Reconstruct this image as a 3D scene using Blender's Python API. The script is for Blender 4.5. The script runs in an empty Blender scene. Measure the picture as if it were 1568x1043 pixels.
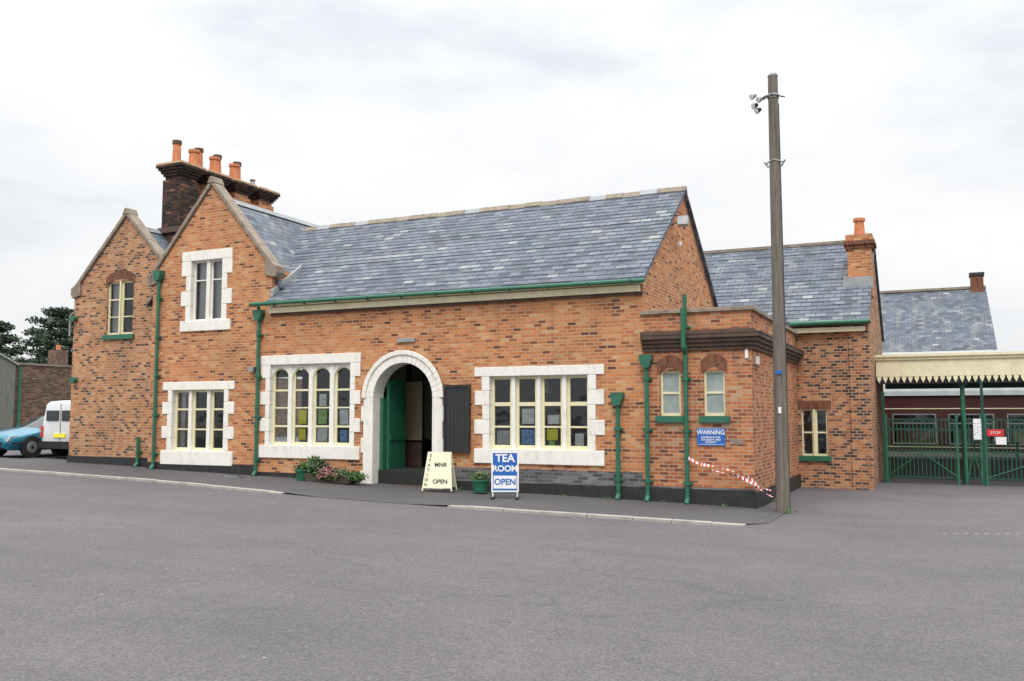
import bpy, bmesh, math, random
from mathutils import Vector
random.seed(7)
sc=bpy.context.scene
D=18.2
# ------------------------------------------------------------------ materials
def newmat(name):
    m=bpy.data.materials.new(name); m.use_nodes=True
    nt=m.node_tree; b=nt.nodes['Principled BSDF']
    return m,nt,b
def N(nt,t,**k):
    n=nt.nodes.new(t)
    for a,v in k.items(): setattr(n,a,v)
    return n
def ramp(nt,stops,interp='LINEAR'):
    r=N(nt,'ShaderNodeValToRGB'); cr=r.color_ramp; cr.interpolation=interp
    while len(cr.elements)<len(stops): cr.elements.new(0.5)
    for e,(p,c) in zip(cr.elements,stops):
        e.position=p; e.color=(c[0],c[1],c[2],1)
    return r
def mixc(nt,bt,fac,a,b):
    m=N(nt,'ShaderNodeMix'); m.data_type='RGBA'; m.blend_type=bt
    for s,v in ((m.inputs[0],fac),(m.inputs[6],a),(m.inputs[7],b)):
        if isinstance(v,bpy.types.NodeSocket): nt.links.new(v,s)
        elif isinstance(v,(int,float)): s.default_value=v
        else: s.default_value=(v[0],v[1],v[2],1)
    return m.outputs[2]
def noise(nt,vec,scale,detail=4,rough=.55):
    n=N(nt,'ShaderNodeTexNoise'); n.inputs['Scale'].default_value=scale
    n.inputs['Detail'].default_value=detail; n.inputs['Roughness'].default_value=rough
    if vec is not None: nt.links.new(vec,n.inputs['Vector'])
    return n.outputs['Fac']
def bump(nt,b,h,strength,dist=.01):
    n=N(nt,'ShaderNodeBump'); n.inputs['Strength'].default_value=strength; n.inputs['Distance'].default_value=dist
    nt.links.new(h,n.inputs['Height']); nt.links.new(n.outputs[0],b.inputs['Normal'])
def mapping(nt,vec,scale):
    m=N(nt,'ShaderNodeMapping'); m.inputs['Scale'].default_value=scale
    nt.links.new(vec,m.inputs['Vector']); return m.outputs[0]
def simple(name,col,rough=.6,var=.18,scale=6,bmp=.1,metal=0,stretch=(1,1,1),spec=.5,dirt=0,dirtcol=(.2,.17,.13)):
    m,nt,b=newmat(name)
    tc=N(nt,'ShaderNodeTexCoord')
    v=mapping(nt,tc.outputs['Object'],stretch)
    n1=noise(nt,v,scale,6,.65)
    r=ramp(nt,[(.3,[c*(1-var) for c in col]),(.7,[min(1,c*(1+var*.7)) for c in col])])
    nt.links.new(n1,r.inputs[0]); c=r.outputs[0]
    if dirt:
        d=noise(nt,mapping(nt,tc.outputs['Object'],(3,3,.9)),2.2,7,.72); rd=ramp(nt,[(.50,(0,0,0)),(.78,(dirt,)*3)]); nt.links.new(d,rd.inputs[0])
        c=mixc(nt,'MIX',rd.outputs[0],c,dirtcol)
    nt.links.new(c,b.inputs['Base Color'])
    b.inputs['Roughness'].default_value=rough; b.inputs['Metallic'].default_value=metal
    b.inputs['Specular IOR Level'].default_value=spec
    if bmp: bump(nt,b,noise(nt,v,scale*6,3),bmp,.01)
    return m
def brickmat(name,cols,mortar,w=.225,h=.075,ms=.010,var=.3,bs=.5,stain=(.09,.07,.055),stainamt=.35,rough=.9,smooth=.1):
    m,nt,b=newmat(name)
    tc=N(nt,'ShaderNodeTexCoord'); uv=tc.outputs['UV']
    bk=N(nt,'ShaderNodeTexBrick'); nt.links.new(uv,bk.inputs['Vector'])
    bk.inputs['Color1'].default_value=(0,0,0,1); bk.inputs['Color2'].default_value=(1,1,1,1); bk.inputs['Mortar'].default_value=(.5,.5,.5,1)
    bk.inputs['Scale'].default_value=1; bk.inputs['Brick Width'].default_value=w; bk.inputs['Row Height'].default_value=h
    bk.inputs['Mortar Size'].default_value=ms; bk.inputs['Mortar Smooth'].default_value=smooth; bk.inputs['Bias'].default_value=0
    r=ramp(nt,[(c[0],c[1]) for c in cols],'LINEAR')
    nt.links.new(bk.outputs['Color'],r.inputs[0])
    big=noise(nt,uv,.55,5,.6)
    rb=ramp(nt,[(.3,(1-var,1-var*.95,1-var*.9)),(.5,(1,1,1)),(.72,(1+var*.5,1+var*.55,1+var*.5))])
    nt.links.new(big,rb.inputs[0])
    c=mixc(nt,'MULTIPLY',1.0,r.outputs[0],rb.outputs[0])
    c=mixc(nt,'MIX',bk.outputs['Fac'],c,mortar)
    st=noise(nt,mapping(nt,uv,(2.2,.45,1)),1.3,6,.7)
    rs=ramp(nt,[(.52,(0,0,0)),(.75,(stainamt,)*3)]); nt.links.new(st,rs.inputs[0])
    c=mixc(nt,'MIX',rs.outputs[0],c,stain)
    fine=noise(nt,uv,45,2); rf=ramp(nt,[(.3,(.85,)*3),(.7,(1.12,)*3)]); nt.links.new(fine,rf.inputs[0])
    c=mixc(nt,'MULTIPLY',1.0,c,rf.outputs[0])
    nt.links.new(c,b.inputs['Base Color']); b.inputs['Roughness'].default_value=rough
    inv=N(nt,'ShaderNodeMath',operation='SUBTRACT'); inv.inputs[0].default_value=1; nt.links.new(bk.outputs['Fac'],inv.inputs[1])
    ad=N(nt,'ShaderNodeMath',operation='ADD'); nt.links.new(inv.outputs[0],ad.inputs[0]); nt.links.new(bk.outputs['Color'],ad.inputs[1])
    bump(nt,b,ad.outputs[0],bs,.008)
    b.inputs['Specular IOR Level'].default_value=.25
    return m
BR=brickmat('brick_red',[(0,(.12,.045,.028)),(.06,(.24,.08,.038)),(.17,(.43,.145,.054)),(.5,(.52,.185,.066)),(.8,(.57,.23,.085)),(1,(.58,.32,.15))],(.42,.31,.21),w=.2,var=.26,stainamt=.34)
BR2=brickmat('brick_weathered',[(0,(.08,.04,.028)),(.18,(.17,.075,.045)),(.27,(.38,.145,.06)),(.6,(.47,.19,.08)),(1,(.52,.29,.15))],(.38,.30,.21),w=.17,stainamt=.45)
BR3=brickmat('brick_rear',[(0,(.05,.03,.024)),(.3,(.14,.07,.05)),(.42,(.36,.135,.058)),(.7,(.46,.18,.075)),(1,(.52,.26,.12))],(.38,.29,.21),w=.17,stainamt=.4)
BRANN=brickmat('brick_annex',[(0,(.12,.045,.028)),(.12,(.28,.085,.042)),(.5,(.45,.145,.057)),(.85,(.52,.20,.08)),(1,(.48,.29,.17))],(.40,.30,.21),w=.2,stainamt=.5,var=.28)
BRPL=brickmat('brick_plinth',[(0,(.05,.055,.06)),(.5,(.12,.125,.135)),(1,(.19,.19,.2))],(.17,.16,.15))
BRCH=brickmat('brick_sooty',[(0,(.012,.01,.01)),(.5,(.05,.03,.024)),(.9,(.12,.055,.035)),(1,(.3,.12,.06))],(.05,.045,.04),stainamt=.6,stain=(.015,.013,.012))
BRARCH=brickmat('brick_arch',[(0,(.12,.04,.024)),(1,(.24,.085,.045))],(.16,.10,.07),w=.075,h=.24)
BRWALL=brickmat('brick_boundary',[(0,(.05,.03,.02)),(.5,(.14,.075,.05)),(1,(.24,.14,.09))],(.18,.15,.12))
def slatemat(name,k=1.0,stain=.5):
    return brickmat(name,[(0,(.065*k,.077*k,.10*k)),(.3,(.10*k,.117*k,.15*k)),(.7,(.128*k,.148*k,.186*k)),(.93,(.165*k,.185*k,.215*k)),(1,(.28*k,.29*k,.28*k))],(.04,.045,.054),w=.28,h=.19,ms=.009,var=.18,bs=.6,stain=(.24,.235,.20),stainamt=stain,rough=.6)
SL=slatemat('slate_roof',1.0,.4); SL2=slatemat('slate_roof_old',.85,.7)
WH=simple('white_painted_stone',(.79,.765,.70),.75,.08,9,.3,dirt=.42,dirtcol=(.36,.30,.22))
CR=simple('cream_paint',(.72,.67,.43),.5,.08,9,.08)
CR2=simple('cream_fascia',(.76,.70,.47),.6,.12,5,.1,dirt=.3,dirtcol=(.35,.28,.16))
GR=simple('green_paint',(.022,.13,.075),.42,.25,7,.08)
GRD=simple('dark_green_paint',(.012,.06,.04),.4,.2,7,.08)
STN=simple('weathered_stone',(.27,.22,.17),.9,.35,5,.5,dirt=.6,dirtcol=(.08,.07,.06))
STD=simple('dark_brown_stone',(.10,.062,.045),.85,.45,4,.5,dirt=.4,dirtcol=(.03,.025,.02))
BLK=simple('bitumen_paint',(.018,.018,.019),.6,.4,5,.3,dirt=.25,dirtcol=(.1,.09,.08))
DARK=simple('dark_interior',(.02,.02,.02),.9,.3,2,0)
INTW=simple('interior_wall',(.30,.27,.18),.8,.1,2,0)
GLD=simple('black_board',(.022,.022,.024),.5,.3,3,.1,stretch=(14,1,1))
BLIND=simple('net_curtain',(.55,.56,.55),.8,.12,3,.1,stretch=(12,1,.5))
WOOD=simple('pole_wood',(.16,.138,.11),.85,.5,3,.6,stretch=(9,9,.35),dirt=.6,dirtcol=(.045,.038,.03))
METAL=simple('galvanised_metal',(.35,.36,.36),.45,.2,8,.1,metal=.6)
TERRA=simple('terracotta',(.55,.20,.09),.8,.25,8,.2,dirt=.5,dirtcol=(.12,.06,.04))
BUFF=simple('buff_pot',(.55,.36,.20),.8,.18,8,.2)
SIGNW=simple('sign_white',(.8,.8,.78),.4,.04,5,0)
SIGNC=simple('sign_cream',(.74,.70,.50),.5,.06,5,0)
BLUE=simple('sign_blue',(.02,.12,.42),.35,.05,5,0)
RED=simple('sign_red',(.6,.03,.03),.4,.06,5,0)
BLACKT=simple('lettering_black',(.02,.02,.02),.5,.05,5,0)
YEL=simple('poster_yellow',(.85,.8,.05),.6,.05,4,0)
POSTB=simple('poster_blue',(.2,.42,.7),.6,.6,14,0)
POSTG=simple('poster_green',(.35,.6,.15),.6,.5,14,0)
KERB=simple('kerb_stone',(.36,.34,.30),.85,.25,4,.4,dirt=.5,dirtcol=(.12,.11,.1))
LEAD=simple('lead_flashing',(.30,.31,.32),.6,.2,5,.1)
ROOFG=simple('carriage_roof_grey',(.22,.23,.235),.55,.25,2,.05)
MAROON=simple('carriage_maroon',(.06,.018,.016),.35,.2,4,.03)
def postermat():
    m,nt,b=newmat('poster_print'); tc=N(nt,'ShaderNodeTexCoord')
    bk=N(nt,'ShaderNodeTexBrick'); nt.links.new(tc.outputs['UV'],bk.inputs['Vector'])
    bk.inputs['Color1'].default_value=(.8,.8,.77,1); bk.inputs['Color2'].default_value=(.4,.44,.5,1); bk.inputs['Mortar'].default_value=(.85,.85,.83,1)
    bk.inputs['Scale'].default_value=1; bk.inputs['Brick Width'].default_value=.13; bk.inputs['Row Height'].default_value=.05; bk.inputs['Mortar Size'].default_value=.012
    nt.links.new(bk.outputs[0],b.inputs['Base Color']); return m
POST=postermat()
def glassmat(name,rough=.03,refl=.06,tint=(.84,.86,.85)):
    m=bpy.data.materials.new(name); m.use_nodes=True; nt=m.node_tree; nt.nodes.clear()
    o=N(nt,'ShaderNodeOutputMaterial'); mx=N(nt,'ShaderNodeMixShader'); g=N(nt,'ShaderNodeBsdfGlossy'); t=N(nt,'ShaderNodeBsdfTransparent')
    g.inputs['Roughness'].default_value=rough; g.inputs['Color'].default_value=(.95,.97,1,1); t.inputs['Color'].default_value=tint+(1,)
    lw=N(nt,'ShaderNodeFresnel'); lw.inputs['IOR'].default_value=1.5
    a=N(nt,'ShaderNodeMath',operation='ADD'); a.inputs[1].default_value=refl-.04; nt.links.new(lw.outputs[0],a.inputs[0])
    nt.links.new(a.outputs[0],mx.inputs[0]); nt.links.new(t.outputs[0],mx.inputs[1]); nt.links.new(g.outputs[0],mx.inputs[2]); nt.links.new(mx.outputs[0],o.inputs[0])
    tc=N(nt,'ShaderNodeTexCoord'); nz=noise(nt,tc.outputs['Object'],1.7,2); bp=N(nt,'ShaderNodeBump'); bp.inputs['Strength'].default_value=.35; bp.inputs['Distance'].default_value=.04
    nt.links.new(nz,bp.inputs['Height']); nt.links.new(bp.outputs[0],g.inputs['Normal'])
    return m
GLASS=glassmat('window_glass')
FROST=simple('frosted_glass',(.28,.33,.31),.25,.25,3,.05)
CARGL,_nt,_b=newmat('car_glass'); _b.inputs['Base Color'].default_value=(.02,.03,.035,1); _b.inputs['Roughness'].default_value=.06
def carpaint(name,c):
    m,nt,b=newmat(name); b.inputs['Roughness'].default_value=.3; b.inputs['Coat Weight'].default_value=.6
    tc=N(nt,'ShaderNodeTexCoord'); n=noise(nt,tc.outputs['Object'],3,4); r=ramp(nt,[(.3,[x*.88 for x in c]),(.7,c)]); nt.links.new(n,r.inputs[0]); nt.links.new(r.outputs[0],b.inputs['Base Color'])
    return m
CARB=carpaint('car_paint_blue',(.01,.18,.28)); CARW=carpaint('van_paint_white',(.78,.79,.79))
RUB=simple('rubber',(.02,.02,.02),.8,.2,8,.1)
def asphalt(name,base):
    m,nt,b=newmat(name); tc=N(nt,'ShaderNodeTexCoord'); o=tc.outputs['Object']
    n1=noise(nt,o,.35,6,.65); n2=noise(nt,o,34,4,.9); n3=noise(nt,mapping(nt,o,(.25,1.2,1)),.9,5,.7); n4=noise(nt,o,9,5,.75)
    r1=ramp(nt,[(.3,[c*.87 for c in base]),(.7,[c*1.11 for c in base])]); nt.links.new(n1,r1.inputs[0])
    r2=ramp(nt,[(.3,(.5,)*3),(.5,(1,)*3),(.7,(1.65,)*3)]); nt.links.new(n2,r2.inputs[0])
    r3=ramp(nt,[(.35,(.93,)*3),(.65,(1.05,)*3)]); nt.links.new(n3,r3.inputs[0])
    r4=ramp(nt,[(.3,(.89,)*3),(.7,(1.1,)*3)]); nt.links.new(n4,r4.inputs[0])
    c=mixc(nt,'MULTIPLY',1.0,r1.outputs[0],r2.outputs[0]); c=mixc(nt,'MULTIPLY',1.0,c,r3.outputs[0]); c=mixc(nt,'MULTIPLY',1.0,c,r4.outputs[0])
    vo=N(nt,'ShaderNodeTexVoronoi'); vo.inputs['Scale'].default_value=1.1; nt.links.new(o,vo.inputs['Vector'])
    rv=ramp(nt,[(.012,(1,1,1)),(.022,(0,0,0))]); nt.links.new(vo.outputs['Distance'],rv.inputs[0])
    c=mixc(nt,'MIX',rv.outputs[0],c,(.3,.3,.29))
    vc=N(nt,'ShaderNodeTexVoronoi',feature='DISTANCE_TO_EDGE'); vc.inputs['Scale'].default_value=.16
    wv=N(nt,'ShaderNodeVectorMath',operation='MULTIPLY_ADD'); nw=N(nt,'ShaderNodeTexNoise'); nw.inputs['Scale'].default_value=1.1; nw.inputs['Detail'].default_value=5; nt.links.new(o,nw.inputs['Vector'])
    nt.links.new(nw.outputs['Color'],wv.inputs[0]); wv.inputs[1].default_value=(1.6,1.6,0); nt.links.new(o,wv.inputs[2]); nt.links.new(wv.outputs[0],vc.inputs['Vector'])
    rc=ramp(nt,[(0,(.35,)*3),(.0026,(0,0,0))]); nt.links.new(vc.outputs['Distance'],rc.inputs[0])
    c=mixc(nt,'MIX',rc.outputs[0],c,(.045,.045,.045))
    nt.links.new(c,b.inputs['Base Color']); b.inputs['Roughness'].default_value=.9; b.inputs['Specular IOR Level'].default_value=.3
    bump(nt,b,n2,.7,.006); return m
ASP=asphalt('asphalt',(.108,.101,.106)); PAV=asphalt('pavement_asphalt',(.084,.080,.082))
def leafmat(name,a,b_,sc_=1.4):
    m,nt,b=newmat(name); tc=N(nt,'ShaderNodeTexCoord'); n=noise(nt,tc.outputs['Object'],sc_,3)
    r=ramp(nt,[(.35,a),(.65,b_)]); nt.links.new(n,r.inputs[0]); nt.links.new(r.outputs[0],b.inputs['Base Color']); b.inputs['Roughness'].default_value=.7; return m
LEAF=leafmat('foliage',(.014,.03,.014),(.06,.10,.04)); LEAFC=leafmat('cedar_foliage',(.012,.028,.014),(.04,.075,.035)); LEAF2=leafmat('plant_leaf',(.03,.08,.02),(.09,.18,.05),5); FLOW=leafmat('flowers',(.22,.05,.06),(.4,.16,.17),5)
BARK=simple('bark',(.06,.045,.035),.9,.3,4,.4)
# ------------------------------------------------------------------ mesh builder
class MB:
    def __init__(s): s.v=[];s.f=[];s.m=[];s.mats=[]
    def mi(s,mat):
        if mat not in s.mats: s.mats.append(mat)
        return s.mats.index(mat)
    def poly(s,pts,mat):
        b=len(s.v); s.v+= [tuple(p) for p in pts]; s.f.append(tuple(range(b,b+len(pts)))); s.m.append(s.mi(mat))
    def box(s,x0,x1,y0,y1,z0,z1,mat):
        x0,x1=sorted((x0,x1));y0,y1=sorted((y0,y1));z0,z1=sorted((z0,z1))
        b=len(s.v); s.v+=[(x0,y0,z0),(x1,y0,z0),(x1,y1,z0),(x0,y1,z0),(x0,y0,z1),(x1,y0,z1),(x1,y1,z1),(x0,y1,z1)]
        for q in ((0,3,2,1),(4,5,6,7),(0,1,5,4),(1,2,6,5),(2,3,7,6),(3,0,4,7)):
            s.f.append(tuple(b+i for i in q)); s.m.append(s.mi(mat))
    def prism_y(s,pts,y0,y1,mat):
        n=len(pts);b=len(s.v); s.v+=[(x,y0,z) for x,z in pts]+[(x,y1,z) for x,z in pts]
        k=s.mi(mat); s.f.append(tuple(range(b,b+n))); s.m.append(k); s.f.append(tuple(range(b+2*n-1,b+n-1,-1))); s.m.append(k)
        for i in range(n):
            j=(i+1)%n; s.f.append((b+i,b+n+i,b+n+j,b+j)); s.m.append(k)
    def prism_x(s,pts,x0,x1,mat):
        n=len(pts);b=len(s.v); s.v+=[(x1,y,z) for y,z in pts]+[(x0,y,z) for y,z in pts]
        k=s.mi(mat); s.f.append(tuple(range(b,b+n))); s.m.append(k); s.f.append(tuple(range(b+2*n-1,b+n-1,-1))); s.m.append(k)
        for i in range(n):
            j=(i+1)%n; s.f.append((b+i,b+n+i,b+n+j,b+j)); s.m.append(k)
    def cyl(s,p0,p1,r0,r1,mat,n=12,caps=True):
        p0=Vector(p0);p1=Vector(p1);d=(p1-p0).normalized(); a=d.orthogonal().normalized(); c=d.cross(a)
        b=len(s.v);k=s.mi(mat)
        for p,r in((p0,r0),(p1,r1)):
            for i in range(n):
                t=2*math.pi*i/n; s.v.append(tuple(p+a*math.cos(t)*r+c*math.sin(t)*r))
        for i in range(n):
            j=(i+1)%n; s.f.append((b+i,b+j,b+n+j,b+n+i)); s.m.append(k)
        if caps: s.f.append(tuple(range(b+n-1,b-1,-1))); s.m.append(k); s.f.append(tuple(range(b+n,b+2*n))); s.m.append(k)
    def tube(s,pts,r,mat,n=8):
        for a,b in zip(pts,pts[1:]): s.cyl(a,b,r,r,mat,n)
    def build(s,name,parent=None,bevel=0,smooth=False,loc=None,rot=0):
        me=bpy.data.meshes.new(name); me.from_pydata(s.v,[],s.f)
        for m in s.mats: me.materials.append(m)
        for p,k in zip(me.polygons,s.m): p.material_index=k; p.use_smooth=smooth
        uv=me.uv_layers.new(name='UVMap')
        for p in me.polygons:
            n=p.normal
            if abs(n.z)>.98: u=Vector((1,0,0)); w=Vector((0,1,0))
            else:
                u=Vector((0,0,1)).cross(n).normalized()
                if abs(u.x)>abs(u.y):
                    if u.x<0:u=-u
                elif u.y<0:u=-u
                w=n.cross(u)
                if w.z<0:w=-w
            for li in p.loop_indices:
                c=me.vertices[me.loops[li].vertex_index].co
                uv.data[li].uv=(c.dot(u),c.dot(w))
        ob=bpy.data.objects.new(name,me); sc.collection.objects.link(ob)
        if parent: ob.parent=parent
        if loc: ob.location=loc
        if rot: ob.rotation_euler[2]=rot
        if bevel:
            bm=ob.modifiers.new('bevel','BEVEL'); bm.width=bevel; bm.segments=2; bm.limit_method='ANGLE'
        return ob
def empty(name,loc=(0,0,0),rot=0,tilt=0):
    e=bpy.data.objects.new(name,None); sc.collection.objects.link(e); e.location=loc; e.rotation_euler=(tilt,0,rot); return e
def text(s,size,loc,mat,parent,name='lettering',rx=math.pi/2,rz=0,bold=.0,space=1):
    cu=bpy.data.curves.new(name,'FONT'); cu.body=s; cu.size=size; cu.align_x='CENTER'; cu.align_y='CENTER'; cu.extrude=.001; cu.offset=bold; cu.space_line=space
    t=bpy.data.objects.new('tmp',cu); sc.collection.objects.link(t)
    dg=bpy.context.evaluated_depsgraph_get(); me=bpy.data.meshes.new_from_object(t.evaluated_get(dg)); bpy.data.objects.remove(t)
    me.materials.clear(); me.materials.append(mat)
    o=bpy.data.objects.new(name,me); sc.collection.objects.link(o); o.parent=parent; o.location=loc; o.rotation_euler=(rx,0,rz); return o
def gz(x): return max(-.27,min(.30,.18-.0225*(x+22.5)))
# ------------------------------------------------------------------ ground
g=MB(); xs=[-400,-60,-27.8,-22,-16,-10,-6,-2.5,10,400]
for a,b in zip(xs,xs[1:]):
    g.poly([(a,-150,gz(a)),(b,-150,gz(b)),(b,700,gz(b)),(a,700,gz(a))],ASP)
g.build('ground')
front=[(-36,16.0,.05),(-27.8,15.95,.05),(-22,15.9,.05),(-16.5,15.8,.05),(-12.9,15.35,.05),(-12.4,15.3,.035),(-11.5,15.2,.006),(-9.3,15.15,.006),(-8.4,15.2,.035),(-8,15.2,.05),(-6.5,15.28,.05),(-4.85,15.4,.05),(-3.5,15.5,.045),(-3.0,15.75,.02),(-2.7,16.2,.006)]
p=MB()
for (x0,y0,h0),(x1,y1,h1) in zip(front,front[1:]):
    p.poly([(x0,y0,gz(x0)+h0),(x1,y1,gz(x1)+h1),(x1,18.6,gz(x1)+max(h1,.02)),(x0,18.6,gz(x0)+max(h0,.02))],PAV)
p.build('pavement')
k=MB()
def kerbs(pts):
    for (x0,y0,h0),(x1,y1,h1) in zip(pts,pts[1:]):
        L=math.hypot(x1-x0,y1-y0); n=max(1,round(L/.9))
        for i in range(n):
            a=(i+.008)/n; b=(i+1-.008)/n
            xa=x0+(x1-x0)*a; ya=y0+(y1-y0)*a; xb=x0+(x1-x0)*b; yb=y0+(y1-y0)*b
            ha=h0+(h1-h0)*a+.006; hb=h0+(h1-h0)*b+.006; j=random.uniform(-.004,.004)
            za=gz(xa);zb=gz(xb); v=len(k.v); w=.14
            k.v+=[(xa,ya-w,za-.1),(xb,yb-w,zb-.1),(xb,yb,zb-.1),(xa,ya,za-.1),(xa,ya-w,za+ha+j),(xb,yb-w,zb+hb+j),(xb,yb,zb+hb+j),(xa,ya,za+ha+j)]
            for q in ((0,3,2,1),(4,5,6,7),(0,1,5,4),(1,2,6,5),(2,3,7,6),(3,0,4,7)): k.f.append(tuple(v+i for i in q)); k.m.append(k.mi(KERB))
kerbs(front[0:6]); kerbs(front[8:14])
k.build('kerb',bevel=.01)
mk=MB()
for i in range(8):
    x=.0+i*.15; y=16.05+i*.06
    mk.poly([(x,y,-.266),(x+.07,y+.02,-.266),(x+.07,y+.07,-.266),(x,y+.05,-.266)],KERB)
mk.build('painted_marking')
# ------------------------------------------------------------------ wall helper
def arcpts(x0,x1,n=14):
    c=(x0+x1)/2;r=(x1-x0)/2
    return [c-r*math.cos(math.pi*i/n) for i in range(n+1)]
def wall(mb,pt,x0,x1,bot,top,ops,mat,brk=()):
    xs={round(x0,4),round(x1,4)}|{round(b,4) for b in brk}
    for o in ops:
        xs|={round(o['x0'],4),round(o['x1'],4)}|{round(q,4) for q in o.get('s',())}
    xs=sorted(x for x in xs if x0-1e-6<=x<=x1+1e-6); e=1e-4
    for a,b in zip(xs,xs[1:]):
        m=(a+b)/2; cur=(bot,bot)
        for o in sorted([o for o in ops if o['x0']<m<o['x1']],key=lambda o:o['b']):
            ob=o['b']; mb.poly([pt(a,cur[0]),pt(b,cur[1]),pt(b,ob),pt(a,ob)],mat); cur=(o['t'](a+e),o['t'](b-e))
        mb.poly([pt(a,cur[0]),pt(b,cur[1]),pt(b,top(b-e)),pt(a,top(a+e))],mat)
def op(x0,x1,b,t,m=.04): return dict(x0=x0-m,x1=x1+m,b=b-m,t=lambda x,t=t,m=m:t+m)
station=empty('brick_station_building')
DX0,DX1,DS,DR=-12.16,-10.54,2.0,.82
dc=(DX0+DX1)/2; dr=(DX1-DX0)/2
def ell(x,rx,rz): return DS+rz*math.sqrt(max(0,1-((x-dc)/rx)**2))
hx=arcpts(dc-dr-.12,dc+dr+.12,16)
door=dict(x0=hx[0],x1=hx[-1],b=-1.0,t=lambda x:ell(x,dr+.12,DR+.12),s=hx)
WA=(-15.28,-12.84,.85,2.86); WB=(-9.08,-6.74,.85,2.46); WL=(-18.58,-16.78,.66,2.26); WU=(-18.03,-16.95,4.10,5.72)
A1=(-5.16,-4.73,1.58,2.50); A2=(-4.26,-3.83,1.58,2.50)
GX=-17.37
def top(x):
    if x<-15.3: return 7.72-abs(x-GX)*1.15
    if x<-5.5: return 4.44
    return 3.68
f=MB(); Pf=lambda x,z:(x,D,z)
ops=[op(*WA),op(*WB),op(*WL),op(*WU),door]
wall(f,Pf,-19.42,-5.5,-.6,top,ops,BR,brk=(GX,-15.3))
wall(f,Pf,-5.5,-3.3,-.6,top,[op(*A1,0.0),op(*A2,0.0)],BRANN)
f.poly([(-15.3,D,3.5),(-15.3,25,3.5),(-15.3,25,5.35),(-15.3,D,5.35)],BR)
f.poly([(-19.42,D+.4,-.6),(-19.42,D,-.6),(-19.42,D,5.4),(-19.42,D+.4,5.4)],BR)
EY0,EZ0,RY,RZ,BY=17.97,4.44,21.6,7.12,25.2
sl=(RZ-EZ0)/(RY-EY0)
def rz(y): return EZ0+sl*(y-EY0) if y<RY else RZ-(y-RY)*.74
wall(f,lambda y,z:(-5.5,y,z),D,25.2,2.5,lambda y:rz(y)-.03,[],BR,brk=(RY,))
f.poly([(-3.3,D,-.6),(-3.3,24.6,-.6),(-3.3,24.6,3.68),(-3.3,D,3.68)],BRANN)
f.poly([(-19.4,25.2,-.6),(-5.5,25.2,-.6),(-5.5,25.2,4.4),(-19.4,25.2,4.4)],BR)
LD=D+.35; LX=-22.92; LG=-20.88
WLG=(-21.58,-20.54,3.88,5.42)
wall(f,lambda x,z:(x,LD,z),LX,-19.3,-.6,lambda x:7.28-abs(x-LG)*1.04,[op(*WLG,0.0)],BR2,brk=(LG,))
f.poly([(LX,25,-.6),(LX,LD,-.6),(LX,LD,5.15),(LX,25,5.15)],BR2)
f.build('walls',station)
rv=MB()
def reveal(x0,x1,z0,z1,y,d,mat):
    rv.poly([(x0,y,z0),(x0,y+d,z0),(x0,y+d,z1),(x0,y,z1)],mat); rv.poly([(x1,y,z0),(x1,y,z1),(x1,y+d,z1),(x1,y+d,z0)],mat)
    rv.poly([(x0,y,z1),(x0,y+d,z1),(x1,y+d,z1),(x1,y,z1)],mat); rv.poly([(x0,y,z0),(x1,y,z0),(x1,y+d,z0),(x0,y+d,z0)],mat)
for w in (A1,A2): reveal(*w,D,.12,BRANN)
reveal(*WLG,LD,.12,BR2)
rv.build('window_reveals',station)
# ------------------------------------------------------------------ roof
r=MB()
def slab(pts,th,mat,edge=None):
    n=len(pts); lo=[(x,y,z-th) for x,y,z in pts]
    r.poly(pts,mat); r.poly(lo[::-1],edge or mat)
    for i in range(n):
        j=(i+1)%n; r.poly([lo[i],lo[j],pts[j],pts[i]],edge or mat)
def courses(xl_f,xr,y0,z0,y1,z1,nc,seed):
    rr_=random.Random(seed); s_=(z1-z0)/(y1-y0)
    for i in range(nc):
        ya=y0+(y1-y0)*i/nc; yb=min(y1,y0+(y1-y0)*(i+1)/nc+.03); xx=xl_f(ya)
        while xx<xr-.001:
            x2=min(xx+rr_.uniform(.8,2.2),xr); lift=rr_.uniform(.0,.010)
            za=z0+s_*(ya-y0)+.024+lift; zb=z0+s_*(yb-y0)+.002+lift
            r.poly([(xx,ya,za),(x2,ya,za),(x2,yb,zb),(xx,yb,zb)],SL); r.poly([(xx,ya,za-.035),(x2,ya,za-.035),(x2,ya,za),(xx,ya,za)],SL)
            xx=x2
courses(lambda y:-15.28 if y<D+.4 else -17.0,-5.4,EY0,EZ0,RY,RZ,23,5)
slab([(-15.28,EY0,EZ0-.02),(-5.4,EY0,EZ0-.02),(-5.4,RY,RZ-.02),(-15.28,RY,RZ-.02)],.05,SL)
slab([(-17,RY,RZ),(-5.4,RY,RZ),(-5.4,25.5,rz(25.5)),(-17,25.5,rz(25.5))],.05,SL)
def hz(x): return 7.46-abs(x-GX)*1.15
slab([(GX,D+.15,hz(GX)),(-15.12,D+.15,hz(-15.12)),(-15.12,25.3,hz(-15.12)),(GX,25.3,hz(GX))],.05,SL)
slab([(-19.8,D+.15,hz(-19.8)),(GX,D+.15,hz(GX)),(GX,25.3,hz(GX)),(-19.8,25.3,hz(-19.8))],.05,SL)
def lz(x): return 7.05-abs(x-LG)*1.04
slab([(LG,LD+.15,lz(LG)),(-18.9,LD+.15,lz(-18.9)),(-18.9,25.3,lz(-18.9)),(LG,25.3,lz(LG))],.05,SL)
slab([(-23.1,LD+.15,lz(-23.1)),(LG,LD+.15,lz(LG)),(LG,25.3,lz(LG)),(-23.1,25.3,lz(-23.1))],.05,SL)
r.build('slate_roof',station)
rt=MB()
x=-16.9
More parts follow.
